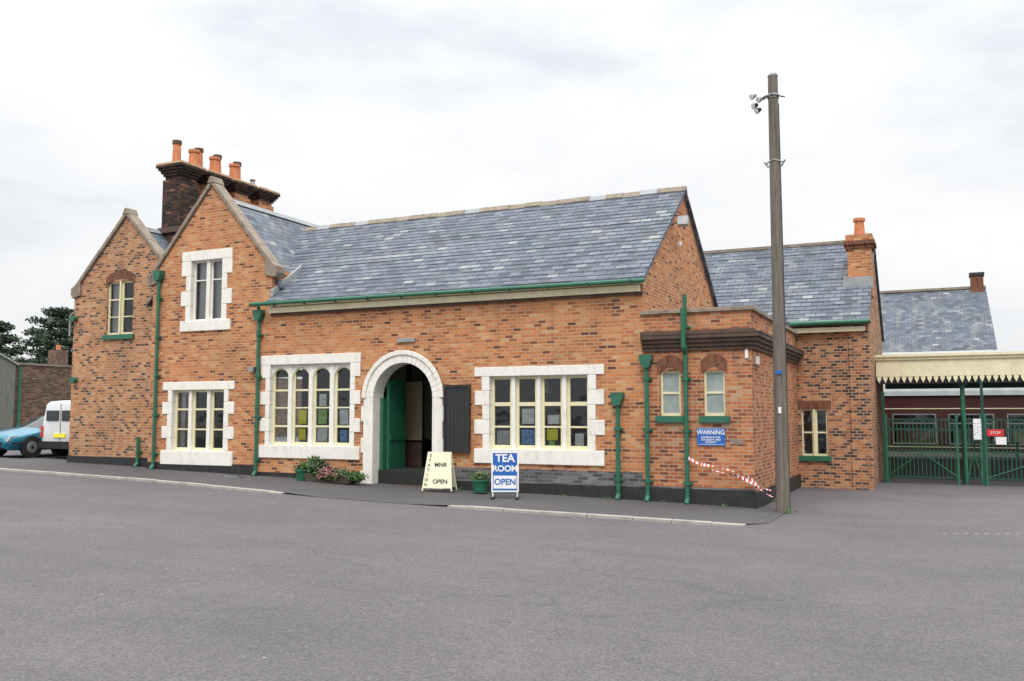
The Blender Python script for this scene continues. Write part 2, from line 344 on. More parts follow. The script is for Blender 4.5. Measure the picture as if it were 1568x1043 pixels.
while x<-5.45:
    x2=min(x+.45,-5.4); dz=random.uniform(-.012,.012); rt.prism_x([(RY-.13,RZ-.06+dz),(RY+.13,RZ-.06+dz),(RY+.04,RZ+.07+dz),(RY-.04,RZ+.07+dz)],x+.008,x2,STN if (int(x*7)%5) else LEAD); x+=.45
y=D+.2
while y<24:
    rt.prism_y([(GX-.12,hz(GX)-.08),(GX+.12,hz(GX)-.08),(GX+.03,hz(GX)+.05),(GX-.03,hz(GX)+.05)],y+.005,y+.45,LEAD)
    rt.prism_y([(LG-.12,lz(LG)-.08),(LG+.12,lz(LG)-.08),(LG+.03,lz(LG)+.05),(LG-.03,lz(LG)+.05)],y+.4,y+.845,LEAD); y+=.45
rt.prism_x([(D-.05,rz(D)-.0),(D+1.1,rz(D+1.1)-.0),(D+1.1,rz(D+1.1)+.16),(D-.05,rz(D)+.16)],-15.3,-15.22,LEAD)
rt.build('ridge_tiles',station)
c=MB()
def coping(gx,apz,slope,xl,xr,y0,y1,th=.15,kn=True):
    zl=apz-abs(xl-gx)*slope; zr=apz-abs(xr-gx)*slope
    nseg=4
    for s_,xe,ze in((-1,xl,zl),(1,xr,zr)):
        for i in range(nseg):
            ta=i/nseg; tb=(i+1)/nseg-.006
            xa=gx+(xe-gx)*ta; xb=gx+(xe-gx)*tb; za=apz+(ze-apz)*ta; zb=apz+(ze-apz)*tb; dd=random.uniform(-.006,.006)
            P=[(xa,za-th),(xb,zb-th),(xb,zb),(xa,za)]
            c.prism_y(P if s_>0 else P[::-1],y0+dd,y1,STN)
    c.prism_y([(gx-.13,apz-.12),(gx+.13,apz-.12),(gx+.04,apz+.06),(gx-.04,apz+.06)],y0-.02,y1+.02,STN)
    if kn:
        for s,xx,zz in((-1,xl,zl),(1,xr,zr)):
            c.prism_y([(xx-.0*s,zz-th-.12),(xx+.06*s,zz-th+.0),(xx+.06*s,zz-th+.17),(xx-.32*s,zz+.25),(xx-.32*s,zz-th-.05)][::s],y0+.01,y1-.01,STN)
coping(GX,7.90,1.15,-19.55,-15.17,D-.07,D+.28)
coping(LG,7.46,1.04,-22.97,-19.1,LD-.07,LD+.26)
c.build('stone_copings',station,bevel=.012)
q=MB()
q.box(-15.28,-5.55,D-.12,D-.004,4.17,4.31,CR2); q.box(-15.28,-5.5,D-.06,D-.003,4.11,4.168,STD)
q.prism_x([(D-.3,4.36),(D-.25,4.33),(D-.004,4.33),(D-.004,4.38),(D-.3,4.40)],-15.3,-5.45,CR2)
q.build('fascia',station)
gt=MB()
gt.cyl((-15.75,EY0-.05,4.40),(-5.38,EY0-.05,4.37),.05,.05,GR,10)
for i in range(11): gt.box(-15+i*.93,-14.96+i*.93,EY0-.11,EY0,4.32,4.395,GRD)
def pipe(x,zt,hopper=True,shoe=True,y=D-.09,r_=.045):
    zb=gz(x)+.12
    gt.cyl((x,y,zb),(x,y,zt),r_,r_,GR,12)
    z=zb+.3
    while z<zt-.2:
        gt.cyl((x,y,z),(x,y,z+.07),r_+.018,r_+.018,GR,12); gt.box(x-.1,x+.1,y+.03,y+.088,z+.01,z+.055,GR); z+=1.05
    if hopper: gt.prism_y([(x-.07,zt-.05),(x+.07,zt-.05),(x+.13,zt+.12),(x+.13,zt+.22),(x-.13,zt+.22),(x-.13,zt+.12)],y-.1,y+.085,GR)
    if shoe: gt.cyl((x,y,zb+.02),(x,y-.1,zb-.08),r_+.01,r_+.01,GR,12)
pipe(-15.62,4.05); gt.tube([(-15.62,D-.09,4.25),(-15.5,EY0-.05,4.36)],.045,GR)
gt.prism_y([(-15.84,2.7),(-15.70,2.7),(-15.67,2.82),(-15.87,2.82)],D-.2,D-.005,METAL)
pipe(-19.12,5.3,hopper=True); pipe(-20.08,1.0,hopper=False,y=LD-.09)
pipe(-6.05,1.85); pipe(-5.42,2.62); pipe(-4.6,4.05,hopper=False)
gt.tube([(-4.6,D-.09,2.85),(-4.6,D-.24,2.95),(-4.6,D-.26,3.75)],.05,GR)
gt.build('gutters_and_downpipes',station,smooth=False)
pl=MB()
def band(x0,x1,z0,z1,mat,y=D,pr=.03):
    for lo,hi in ((-30,-12.46),(-10.24,0)):
        a=max(x0,lo);b=min(x1,hi)
        if a<b: pl.box(a,b,y-pr,y+.01,z0,z1,mat)
band(-19.42,-15.7,-.6,.34,BLK); band(-15.7,-12.42,-.6,.17,BLK); band(-10.24,-3.27,-.6,.12,BLK,pr=.035); band(-10.24,-5.55,.12,.42,BRPL,pr=.02); band(-5.55,-3.28,.12,.16,BRPL,pr=.02)
pl.box(LX-.03,-19.42,LD-.03,LD+.01,-.6,.42,BLK); pl.box(-3.3,-3.265,D-.03,24.6,-.6,.08,BLK)
pl.build('plinth',station)
# window surrounds
s=MB(); random.seed(3)
def surround(w,lh,sh,a,b,bh,y=D,first=1):
    x0,x1,z0,z1=w
    s.box(x0-b,x1+b,y-.03,y+.18,z1,z1+lh,WH); s.box(x0-b,x1+b,y-.05,y+.18,z0-sh,z0,WH)
    n=round((z1-z0)/bh); h=(z1-z0)/n
    for i in range(n):
        j=random.uniform(-.012,.012)
        wd=(a if (i+first)%2 else b)+j
        za=z0+i*h+.002; zb=z0+(i+1)*h-.002
        s.box(x0-wd,x0,y-.027,y+.18,za,zb,WH); s.box(x1,x1+wd,y-.027,y+.18,za,zb,WH)
surround(WA,.24,.32,.14,.30,.335); surround(WB,.21,.32,.18,.37,.32); surround(WL,.22,.37,.16,.34,.32); surround(WU,.26,.28,.17,.33,.40)
def ring(rx0,rz0,rx1,rz1,y0,y1,mat,n=22):
    for i in range(n):
        t0=math.pi*i/n;t1=math.pi*(i+1)/n
        P=lambda rx,rz_,t:(dc+rx*math.cos(t),DS+rz_*math.sin(t))
        s.prism_y([P(rx0,rz0,t0),P(rx1,rz1,t0),P(rx1,rz1,t1),P(rx0,rz0,t1)],y0,y1,mat)
ring(dr,DR,dr+.27,DR+.26,D-.04,D+.42,WH); ring(dr+.2,DR+.19,dr+.31,DR+.30,D-.075,D-.041,WH)
for sg in(-1,1):
    xi=dc+sg*dr; s.box(xi,xi+sg*.27,D-.04,D+.42,-.4,DS,WH)
    for i,(za,zb) in enumerate(((-.3,.28),(.7,1.05),(1.45,1.8))): s.box(xi+sg*.27,xi+sg*.34,D-.035,D+.1,za,zb,WH)
s.box(-11.5,-11.02,D-.06,D-.002,3.30,3.40,METAL)
s.build('stone_dressings',station,bevel=.012)
ar=MB()
def segarch(x0,x1,z1,y,mat,h=.22,rise=.10):
    c_=(x0+x1)/2;w_=(x1-x0)/2+.05;n=10
    f1=lambda x:z1-.0+rise*(1-((x-c_)/w_)**2)-rise*.3
    for i in range(n):
        a=c_-w_+2*w_*i/n;b=c_-w_+2*w_*(i+1)/n
        ar.prism_y([(a,f1(a)),(b,f1(b)),(b,f1(b)+h),(a,f1(a)+h)],y-.012,y+.09,mat)
segarch(*A1[:2],2.47,D,BRARCH,.26,.14); segarch(*A2[:2],2.47,D,BRARCH,.26,.14); segarch(*WLG[:2],5.38,LD,BRARCH,.24,.16)
for w,yy in((A1,D),(A2,D),(WLG,LD)): ar.box(w[0]-.09,w[1]+.09,yy-.07,yy+.1,w[2]-.13,w[2],GR)
ar.build('arches_and_sills',station)
# ------------------------------------------------------------------ windows
fr=MB(); gl=MB()
def lights(w,y,nl,mull,bars,fw=.045,mmat=WH,gmat=GLASS,fmat=CR,mdepth=.10,heads=None):
    x0,x1,z0,z1=w; lw=((x1-x0)-mull*(nl-1))/nl
    for i in range(nl):
        a=x0+i*(lw+mull); b=a+lw
        if i<nl-1: fr.box(b,b+mull,y-.07,y+mdepth-.03,z0,z1,mmat)
        fr.box(a,a+fw,y,y+.05,z0,z1,fmat); fr.box(b-fw,b,y,y+.05,z0,z1,fmat)
        fr.box(a+fw,b-fw,y,y+.05,z0,z0+fw*1.3,fmat); fr.box(a+fw,b-fw,y,y+.05,z1-fw,z1,fmat)
        for bz,bt in bars: fr.box(a+fw,b-fw,y+.004,y+.045,bz-bt/2,bz+bt/2,fmat)
        if heads:
            zs,rise=heads; n=10; c_=(a+b)/2; ww=lw/2
            for j in range(n):
                xa=c_-ww*math.cos(math.pi*j/n); xb=c_-ww*math.cos(math.pi*(j+1)/n)
                fa=zs+rise*math.sqrt(max(0,1-((xa-c_)/ww)**2)); fb=zs+rise*math.sqrt(max(0,1-((xb-c_)/ww)**2))
                fr.prism_y([(xa,fa),(xb,fb),(xb,z1+.001),(xa,z1+.001)],y-.05,y-.003,mmat)
                fr.prism_y([(xa,fa-.04),(xb,fb-.04),(xb,fb),(xa,fa)],y-.02,y-.004,fmat)
        t=random.uniform(-.006,.006)
        gl.poly([(a+.01,y+.03+t,z0+.01),(b-.01,y+.03-t,z0+.01),(b-.01,y+.03-t,z1-.01),(a+.01,y+.03+t,z1-.01)],gmat)
lights(WA,D+.12,4,.11,[(2.22,.05),(1.78,.035),(1.32,.05)],heads=(2.50,.29),fw=.06)
lights(WB,D+.12,4,.09,[(1.84,.085),(1.34,.04)],fw=.065)
lights(WL,D+.12,3,.11,[(1.75,.05),(1.22,.04)],fw=.06)
lights(WU,D+.12,2,.12,[(5.2,.03)],fw=.04,fmat=WH)
lights(WLG,LD+.06,2,.05,[(4.9,.035),(4.4,.03)],fw=.05,mmat=CR)
for w in(A1,A2): lights(w,D+.06,1,.05,[(2.05,.045)],fw=.045,gmat=FROST)
fr.build('window_frames',station); gl.build('window_glass',station)
it=MB()
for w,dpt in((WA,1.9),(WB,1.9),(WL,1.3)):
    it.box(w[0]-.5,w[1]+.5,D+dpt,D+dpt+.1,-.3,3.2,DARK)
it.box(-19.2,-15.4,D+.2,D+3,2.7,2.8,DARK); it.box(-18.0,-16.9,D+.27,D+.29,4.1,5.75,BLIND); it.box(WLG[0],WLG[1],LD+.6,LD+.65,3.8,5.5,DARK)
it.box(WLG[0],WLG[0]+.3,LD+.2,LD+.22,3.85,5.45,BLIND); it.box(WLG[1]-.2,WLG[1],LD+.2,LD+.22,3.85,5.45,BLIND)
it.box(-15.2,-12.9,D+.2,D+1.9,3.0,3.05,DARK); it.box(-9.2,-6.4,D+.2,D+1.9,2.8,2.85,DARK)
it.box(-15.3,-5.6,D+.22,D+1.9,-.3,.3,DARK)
def poster(x0,x1,z0,z1,mat,y=D+.165): it.box(x0,x1,y,y+.004,z0,z1,mat)
for a in ((-14.52,-14.26,1.38,1.73,YEL),(-14.50,-14.28,.98,1.26,YEL),(-13.9,-13.64,1.38,1.73,POSTG),(-13.92,-13.62,.95,1.28,POST),(-13.26,-13.0,1.36,1.73,POST),(-13.24,-13.02,.95,1.24,POSTB),(-13.88,-13.66,1.82,2.12,POST),
          (-8.36,-8.06,1.40,1.74,POST),(-8.38,-8.05,.95,1.28,POSTB),(-7.76,-7.5,1.05,1.3,YEL),(-7.74,-7.46,1.4,1.6,POST),(-8.98,-8.66,.95,1.25,BLIND),(-7.72,-7.58,.92,1.04,POSTG),(-7.1,-6.9,.94,1.2,POST)): poster(*a)
it.box(-18.5,-16.9,D+.5,D+.52,1.0,1.4,INTW); it.box(-18.5,-18.35,D+.25,D+.28,.6,2.3,BLIND); it.box(-17.0,-16.86,D+.25,D+.28,.6,2.3,BLIND)
it.box(-7.1,-6.8,D+.3,D+.5,.3,.95,METAL); it.box(-8.7,-7.5,D+.7,D+1.2,.3,1.0,BLIND)
it.box(-14.9,-14.0,D+.7,D+1.1,.3,1.1,BLIND); it.cyl((-8.2,D+1.2,2.1),(-8.2,D+1.2,2.4),.14,.05,SIGNW)
it.build('window_contents',station)
lo=MB(); ly0,ly1=D+.425,D+2.8; lz0=gz(-11.3)+.03
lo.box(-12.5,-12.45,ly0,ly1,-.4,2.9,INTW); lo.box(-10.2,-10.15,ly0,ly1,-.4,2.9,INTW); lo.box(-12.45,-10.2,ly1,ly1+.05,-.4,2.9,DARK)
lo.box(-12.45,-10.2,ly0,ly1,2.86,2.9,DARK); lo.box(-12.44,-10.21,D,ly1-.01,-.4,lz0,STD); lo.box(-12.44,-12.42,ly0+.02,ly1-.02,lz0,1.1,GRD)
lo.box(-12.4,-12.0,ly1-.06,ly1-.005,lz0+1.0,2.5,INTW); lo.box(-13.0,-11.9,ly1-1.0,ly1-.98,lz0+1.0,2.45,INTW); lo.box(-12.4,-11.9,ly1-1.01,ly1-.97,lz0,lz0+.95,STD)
lo.box(-12.14,-12.06,D+.25,D+.38,lz0,2.0,GR)
lo.box(-12.06,-11.99,D+.4,D+1.15,lz0+.02,2.45,GR)
for i in range(5): lo.box(-11.99,-11.982,D+.42+i*.147,D+.42+i*.147+.135,lz0+.06,2.42,GR)
lo.box(-11.982,-11.95,D+.42,D+1.13,1.0,1.14,GR); lo.box(-11.982,-11.95,D+.42,D+1.13,.1,.28,GR)
lo.box(-10.63,-10.56,D+.4,D+1.15,lz0+.02,2.45,GR)
lo.build('entrance_lobby_and_door',station)
a=MB()
def course(z0,z1,pr,mat):
    a.box(-5.52,-3.3+pr,D-pr,D-.001,z0,z1,mat); a.box(-3.3+.001,-3.3+pr,D-.001,24.58,z0,z1,mat)
course(2.90,2.98,.05,STD); course(2.98,3.06,.09,STD); course(3.06,3.14,.14,STD); course(3.14,3.22,.19,STD)
a.prism_y([(-5.52,3.22),(-3.08,3.22),(-3.24,3.31),(-5.52,3.31)],D-.2,D-.001,STD); a.box(-3.299,-3.1,D,24.58,3.22,3.27,STD)
a.box(-5.56,-3.24,D-.06,D+.25,3.68,3.76,STN); a.box(-3.55,-3.24,D+.251,24.58,3.68,3.76,STN)
a.box(-5.5,-3.5,D+.2,24.58,3.35,3.4,LEAD)
a.build('annexe_cornice_and_parapet',station,bevel=.008)
ft=MB()
ft.box(-3.29,-3.24,D+.3,D+.55,2.62,2.78,SIGNW); ft.box(-3.42,-3.36,D-.03,D-.001,2.72,2.9,SIGNW); ft.box(-3.75,-3.5,D-.02,D-.001,1.02,1.12,STN)
ft.tube([(-5.5,20.6,6.05),(-5.25,20.5,6.12)],.02,METAL); ft.prism_x([(20.38,6.0),(20.52,5.96),(20.56,6.16),(20.42,6.2)],-5.32,-5.08,METAL)
ft.tube([(-5.47,20.75,6.3),(-5.3,20.75,6.25),(-5.25,20.75,5.95)],.015,BLK); ft.cyl((-5.4,20.9,5.6),(-5.4,20.9,5.7),.05,.05,SIGNW)
for x,z in ((-22.8,4.4),(-22.7,2.6)): ft.cyl((x,LD-.02,z),(x,LD-.18,z),.07,.1,GR,10)
ft.tube([(-22.95,LD-.1,3.9),(-22.95,LD-.1,4.5),(-22.75,LD-.1,4.6)],.03,METAL)
ft.build('fittings',station)
# chimneys
ch=MB()
cx=-20.5
def stack(y,zt,m1):
    ch.box(cx-.36,cx+.36,y-.36,y+.36,6.3,zt-.5,m1)
    ch.box(cx-.31,cx+.31,y-.31,y+.31,zt-.5,zt-.38,m1)
    for i in range(4): ch.box(cx-.36-.05*i,cx+.36+.05*i,y-.36-.05*i,y+.36+.05*i,zt-.38+.08*i,zt-.38+.08*(i+1)-.002,BRCH)
    ch.box(cx-.5,cx+.5,y-.5,y+.5,zt-.06,zt,BUFF)
    ch.box(cx-.44,cx+.44,y-.44,y+.44,7.0,7.16,STD)
for i,y in enumerate((20.15,21.3,22.45,23.6)): stack(y,9.12,BRCH if i==0 else BR)
ch.box(cx+.1,cx+.40,20.75,23.6,6.3,8.5,BR)
def pot(x,y,z0,h,r,mat):
    ch.cyl((x,y,z0),(x,y,z0+h*.85),r*1.12,r*.92,mat,14); ch.cyl((x,y,z0+h*.85),(x,y,z0+h),r*1.15,r*1.15,mat if r>.13 else STD,14)
for y in(20.0,20.9,21.7,22.6): pot(cx-.05,y,9.1,.76,.12,TERRA)
for y in(20.45,21.32,22.2): pot(cx+.2,y,9.1,.56,.15,TERRA)
pot(cx,23.3,9.1,.34,.08,METAL); pot(cx,23.8,9.1,.16,.16,TERRA)
ch.build('chimney_stack',station)
# ------------------------------------------------------------------ rear wing
w=MB(); RX=-1.55; RYF=24.6
WR=(-3.22,-2.58,.55,1.75)
wall(w,lambda x,z:(x,RYF,z),-8,RX,-.6,lambda x:4.1,[op(*WR,0.0)],BR3)
wall(w,lambda y,z:(RX,y,z),RYF,31.2,-.6,lambda y:4.1+min(y-RYF,31.2-y)*.74,[],BR3,brk=(27.9,))
w.box(-2.0,RX+.04,RYF-.06,RYF+.3,-.6,4.0,BR3)
w.box(WR[0],WR[1],RYF+.7,RYF+.8,.3,1.9,DARK)
r=w
slab([(-9,RYF-.25,3.96),(-1.48,RYF-.25,3.96),(-1.48,27.9,6.60),(-9,27.9,6.60)],.05,SL)
courses(lambda y:-8.5,-1.48,RYF-.25,3.98,27.9,6.62,22,9)
slab([(-9,27.9,6.62),(-1.48,27.9,6.62),(-1.48,31.4,4.0),(-9,31.4,4.0)],.05,SL)
w.cyl((-3.4,RYF-.31,3.95),(-1.45,RYF-.31,3.95),.06,.06,GR); w.box(-3.4,-1.6,RYF-.2,RYF-.062,3.72,3.84,CR2)
w.box(-9,-1.5,27.82,27.98,6.6,6.69,STN)
w.box(-2.08,-1.48,25.95,26.7,4.8,6.1,BR); w.box(-2.13,-1.43,25.9,26.75,6.1,6.2,BRARCH); w.box(-2.18,-1.38,25.85,26.8,6.2,6.3,BRARCH); w.box(-2.12,-1.44,25.9,26.75,6.3,6.48,BR)
w.prism_y([(-2.16,5.3),(-2.24,4.98),(-1.46,4.98),(-1.46,5.3)],25.75,25.948,LEAD)
w.cyl((-1.78,26.3,6.48),(-1.78,26.3,6.9),.15,.12,TERRA,14); w.cyl((-1.78,26.3,6.9),(-1.78,26.3,6.98),.16,.16,TERRA,14)
w.build('rear_wing',station)
fr=MB();gl=MB()
lights(WR,RYF+.06,2,.05,[(1.15,.04)],fw=.04,mmat=CR)
fr.box(WR[0]-.08,WR[1]+.08,RYF-.07,RYF+.1,WR[2]-.13,WR[2],GR); fr.box(WR[0]-.1,WR[1]+.1,RYF-.01,RYF+.08,WR[3],WR[3]+.22,BRARCH)
fr.build('rear_window_frame',station); gl.build('rear_window_glass',station)
# ------------------------------------------------------------------ signs
wsn=empty('warning_sign',(-4.125,D-.02,1.165)); b_=MB(); b_.box(-.28,.28,-.012,.012,-.175,.175,BLUE); b_.box(-.262,.262,-.015,-.0125,-.157,-.151,SIGNW); b_.box(-.262,.262,-.015,-.0125,.151,.157,SIGNW); b_.build('plate',wsn)
text('WARNING',.115,(0,-.0145,.085),SIGNW,wsn,bold=.002); text('CAMERAS IN USE\nFOR SAFETY AND\nSECURITY',.05,(0,-.0145,-.06),SIGNW,wsn,bold=.0008)
nb=MB(); nb.box(-10.16,-9.58,D-.09,D-.032,.82,2.22,GLD)
for x0,x1,z0,z1 in((-10.2,-9.54,2.22,2.28),(-10.2,-9.54,.76,.82),(-10.2,-10.16,.82,2.22),(-9.58,-9.54,.82,2.22)): nb.box(x0,x1,D-.11,D-.032,z0,z1,BLK)
for i in range(6): nb.box(-10.13+i*.09,-10.122+i*.09,D-.096,D-.0905,.83,2.21,BLK)
nb.build('notice_board')
def aboard(name,loc,rot,w0,w1,h,mat,spread=.22):
    e=empty(name,loc,rot); m=MB()
    for sg in(-1,1):
        yb=sg*spread
        P=[(-w0/2,.06),(w0/2,.06),(w1/2,h),(-w1/2,h)]
        fy=lambda z:yb*(1-z/h*.92)
        fpts=[(x,fy(z)-.01,z) for x,z in P]; bpts=[(x,fy(z)+.01,z) for x,z in P]
        m.poly(fpts,mat); m.poly(bpts[::-1],mat)
        for i in range(4):
            j=(i+1)%4; m.poly([fpts[i],bpts[i],bpts[j],fpts[j]],mat)
        for xs_ in(-1,1):
            m.cyl((xs_*w0/2,fy(0),0),(xs_*w1/2,fy(h),h),.018,.018,mat,6)
    m.build('board',e); return e
e=aboard('sandwich_board',(-10.02,17.62,gz(-10)+.045),math.radians(14),.66,.50,.84,SIGNC)
tl=math.atan2(.22*.92,.84)
def onb(z): return -.22*(1-z/.84*.92)-.014
for i,ch_ in enumerate('STATION'):
    z=.76-.105*i; text(ch_,.095,(-.19-.012*i,onb(z),z),BLACKT,e,rx=math.pi/2-tl,bold=.002)
for s_,x,z,sz in(('MNR',.05,.56,.13),('OPEN',.06,.2,.13)):
    text(s_,sz,(x,onb(z),z),BLACKT,e,rx=math.pi/2-tl,bold=.003)
e=empty('tea_room_sign',(-8.05,16.85,gz(-8.05)+.05),math.radians(22)); m=MB()
m.box(-.25,.25,-.012,.012,.16,.92,BLUE)
for x0,x1,z0,z1 in((-.28,.28,.92,.95),(-.28,.28,.13,.16),(-.28,-.25,.16,.92),(.25,.28,.16,.92)): m.box(x0,x1,-.02,.02,z0,z1,SIGNW)
m.box(-.235,.235,-.0135,-.0125,.2,.46,SIGNW)
for sx in(-1,1):
    m.cyl((sx*.25,0,.14),(sx*.25,0,.03),.014,.014,SIGNW,8); m.box(sx*.25-.03,sx*.25+.03,-.27,.27,0,.035,BLK)
m.build('panel_and_frame',e)
text('TEA',.22,(0,-.0145,.81),SIGNW,e,bold=.006); text('ROOM',.17,(0,-.0145,.60),SIGNW,e,bold=.005); text('OPEN',.17,(0,-.0145,.33),BLUE,e,bold=.005)
# ------------------------------------------------------------------ plants
def leaves(mb,c,rad,n,size,mat,flat=.0):
    for _ in range(n):
        while True:
            p=Vector([random.uniform(-1,1) for _ in range(3)])
            if p.length<1: break
        p=p*(.55+.45*random.random())
        q=Vector((c[0]+p.x*rad[0],c[1]+p.y*rad[1],c[2]+p.z*rad[2])); s_=size*random.uniform(.6,1.3)
        u=Vector([random.gauss(0,1) for _ in range(3)]).normalized(); w_=u.orthogonal().normalized()
        mb.poly([q-u*s_,q+w_*s_*.5,q+u*s_,q-w_*s_*.5],mat)
def plantpot(name,x,y,r0,h,cols,rad):
    e=empty(name,(x,y,gz(x)+.05)); m=MB(); m.cyl((0,0,0),(0,0,h),r0*.7,r0,GR,18); m.cyl((0,0,h-.04),(0,0,h),r0*1.1,r0*1.1,GR,18); m.cyl((0,0,h),(0,0,h+.004),r0*.95,r0*.95,BARK,18); m.build('pot',e)
    m=MB(); leaves(m,(0,0,h+rad*.4),(r0*1.3,r0*1.2,rad),260,.04,LEAF2); leaves(m,(0,0,h+rad*.7),(r0*1.1,r0*1,rad*.6),60,.022,cols); m.build('plant',e)
plantpot('flower_pot',-13.85,17.75,.2,.27,FLOW,.14); plantpot('flower_pot',-9.05,17.7,.2,.28,FLOW,.16)
e=empty('flower_planter',(-12.98,17.72,gz(-13)+.05)); m=MB(); m.prism_y([(-.62,0),(.62,0),(.68,.2),(-.68,.2)],-.2,.2,BARK); m.build('trough',e)
m=MB(); leaves(m,(-.5,0,.34),(.26,.25,.34),420,.055,LEAF2); leaves(m,(-.35,0,.3),(.3,.28,.28),320,.05,LEAF); leaves(m,(.1,-.22,.24),(.45,.25,.18),300,.035,FLOW); leaves(m,(.1,-.1,.2),(.62,.32,.2),700,.045,LEAF2); leaves(m,(.72,-.1,.16),(.35,.22,.14),300,.045,LEAF2); m.build('plants',e)
m=MB(); m.box(-15.95,-15.5,17.35,17.6,gz(-15.7)+.053,gz(-15.7)+.09,METAL); m.box(-15.9,-15.55,17.4,17.55,gz(-15.7)+.091,gz(-15.7)+.1,BLK); m.build('drain_cover')
m=MB()
for x,y in((-18.1,D-.06),(-14.6,D-.06),(-9.8,D-.06),(-7.3,D-.06),(-6.3,D-.06),(-5.1,D-.07),(-3.9,D-.06),(-3.2,20.0),(-2.6,17.9)):
    leaves(m,(x,y,gz(x)+.05),(.12,.04,.05),26,.025,LEAF2)
m.build('weeds')
# ------------------------------------------------------------------ telegraph pole
e=empty('telegraph_pole',(-2.74,18.05,-.27)); m=MB()
N_=18
for i in range(N_):
    z0=8.58*i/N_;z1=8.58*(i+1)/N_; m.cyl((0,0,z0),(0,0,z1),.132-.036*i/N_,.132-.036*(i+1)/N_,WOOD,16,caps=(i==N_-1))
m.build('pole',e,smooth=False)
m=MB(); m.cyl((0,0,8.57),(0,0,8.62),.105,.08,LEAD,16)
m.cyl((0,0,8.12),(0,0,8.2),.115,.115,METAL,16); m.tube([(-.22,0,8.12),(0,-.13,8.16),(.22,0,8.12)],.014,BLK)
m.tube([(-.16,-.02,6.82),(.0,-.11,6.86),(.16,-.02,6.82)],.016,METAL); m.tube([(-.2,0,6.86),(-.12,0,6.74)],.02,METAL); m.tube([(.2,0,6.86),(.12,0,6.74)],.02,METAL)
m.tube([(0,0,8.16),(-.14,-.04,8.18),(-.26,-.04,8.1)],.016,BLK)
for x,z,t in((-.33,8.22,.12),(-.3,8.02,-.1),(-.2,8.14,.0),(-.24,7.92,.1)):
    m.cyl((x,-.06,z),(x-.07,-.12,z-.05),.035,.065,METAL if z>8.1 else BLK,12); m.cyl((x-.07,-.12,z-.05),(x-.078,-.127,z-.055),.058,.058,SIGNW,12)
m.cyl((.0,-.125,1.9),(.0,-.125,2.02),.03,.03,SIGNW,8); m.box(-.06,.06,-.14,-.12,2.65,2.72,BLUE)
m.tube([(.13,0,.05),(.12,0,3.2),(.10,0,8.0)],.01,BLK)
for z in(2.4,3.6,4.9,6.2): m.cyl((0,0,z),(0,0,z+.02),.128-.004*z,.127-.004*z,BLK,16)
m.build('fittings',e)
def tape(name,pts):
    m=MB(); n=40
    def cr(t):
        k_=t*(len(pts)-1); i=min(int(k_),len(pts)-2); u=k_-i
        P=[Vector(pts[max(0,min(len(pts)-1,i+j))]) for j in(-1,0,1,2)]
        return .5*((2*P[1])+(-P[0]+P[2])*u+(2*P[0]-5*P[1]+4*P[2]-P[3])*u*u+(-P[0]+3*P[1]-3*P[2]+P[3])*u**3)
    for i in range(n):
        a_=cr(i/n);b_=cr((i+1)/n); t0=i*.28;t1=(i+1)*.28
        o0=Vector((0,math.sin(t0)*.02,math.cos(t0)*.022+.01));o1=Vector((0,math.sin(t1)*.02,math.cos(t1)*.022+.01))
        m.poly([a_-o0,b_-o1,b_+o1,a_+o0],RED if i%2 else SIGNW)
    m.build(name)
tape('barrier_tape',[(-4.55,D-.16,.74),(-4.1,D-.16,.52),(-3.6,D-.15,.42),(-3.2,D-.15,.22),(-2.88,D-.17,.14)])
tape('barrier_tape',[(-4.3,D-.17,.62),(-3.9,D-.16,.56),(-3.4,D-.15,.4),(-3.1,D-.15,.12),(-2.88,D-.19,.02)])
# ------------------------------------------------------------------ platform canopy
e=empty('platform_canopy'); m=MB(); CX1=6.0
m.box(RX+.02,CX1,27.3,27.36,2.66,3.12,CR2)
m.box(RX,CX1,27.2,27.42,3.2,3.27,CR2); m.box(RX,CX1,27.25,27.298,3.12,3.198,CR2)
x=RX+.03
while x<CX1:
    m.prism_y([(x+.008,2.655),(x+.008,2.60),(x+.065,2.48),(x+.122,2.60),(x+.122,2.655)][::-1],27.3,27.33,CR2); x+=.16
m.box(RX,CX1,27.37,27.4,2.46,3.1,BLK)
m.box(RX,CX1,27.43,32.5,3.12,3.2,GRD)
for i in range(9): m.box(RX+.8*i,RX+.8*i+.06,27.43,32.5,2.98,3.1,GRD)
m.box(RX,CX1,32.3,32.4,2.45,3.1,GRD)
m.build('roof_and_valance',e)
m=MB()
for x in(.62,3.6): m.cyl((x,27.6,-.27),(x,27.6,2.98),.07,.06,GR,12); m.tube([(x,27.6,2.3),(x+.25,27.6,2.7),(x+.5,27.6,2.95)],.025,GR); m.tube([(x,27.6,2.3),(x-.25,27.6,2.7),(x-.5,27.6,2.95)],.025,GR)
m.build('posts',e)
e=empty('metal_gate',(0,27.35,-.27)); m=MB()
for x0,x1 in((-1.35,.48),(.62,1.05),(1.1,4.6)):
    for z in(.15,.85,1.45,1.72): m.box(x0,x1,-.015,.015,z,z+.05,GRD)
    m.box(x0,x0+.06,-.03,.03,.0,1.9,GR); m.box(x1-.06,x1,-.03,.03,0,1.9,GR)
    n=int((x1-x0)/.1)
    for i in range(1,n): xx=x0+(x1-x0)*i/n; m.cyl((xx,0,.15),(xx,0,1.74),.012,.012,GR,6)
    m.tube([(x0+.05,-.02,.2),((x0+x1)/2,-.02,.85)],.015,GR); m.tube([(x1-.05,-.02,.2),((x0+x1)/2,-.02,.85)],.015,GR)
m.box(-1.42,-1.34,-.04,.04,0,2.5,GRD); m.box(1.04,1.11,-.04,.04,0,2.9,GRD)
m.build('bars',e)
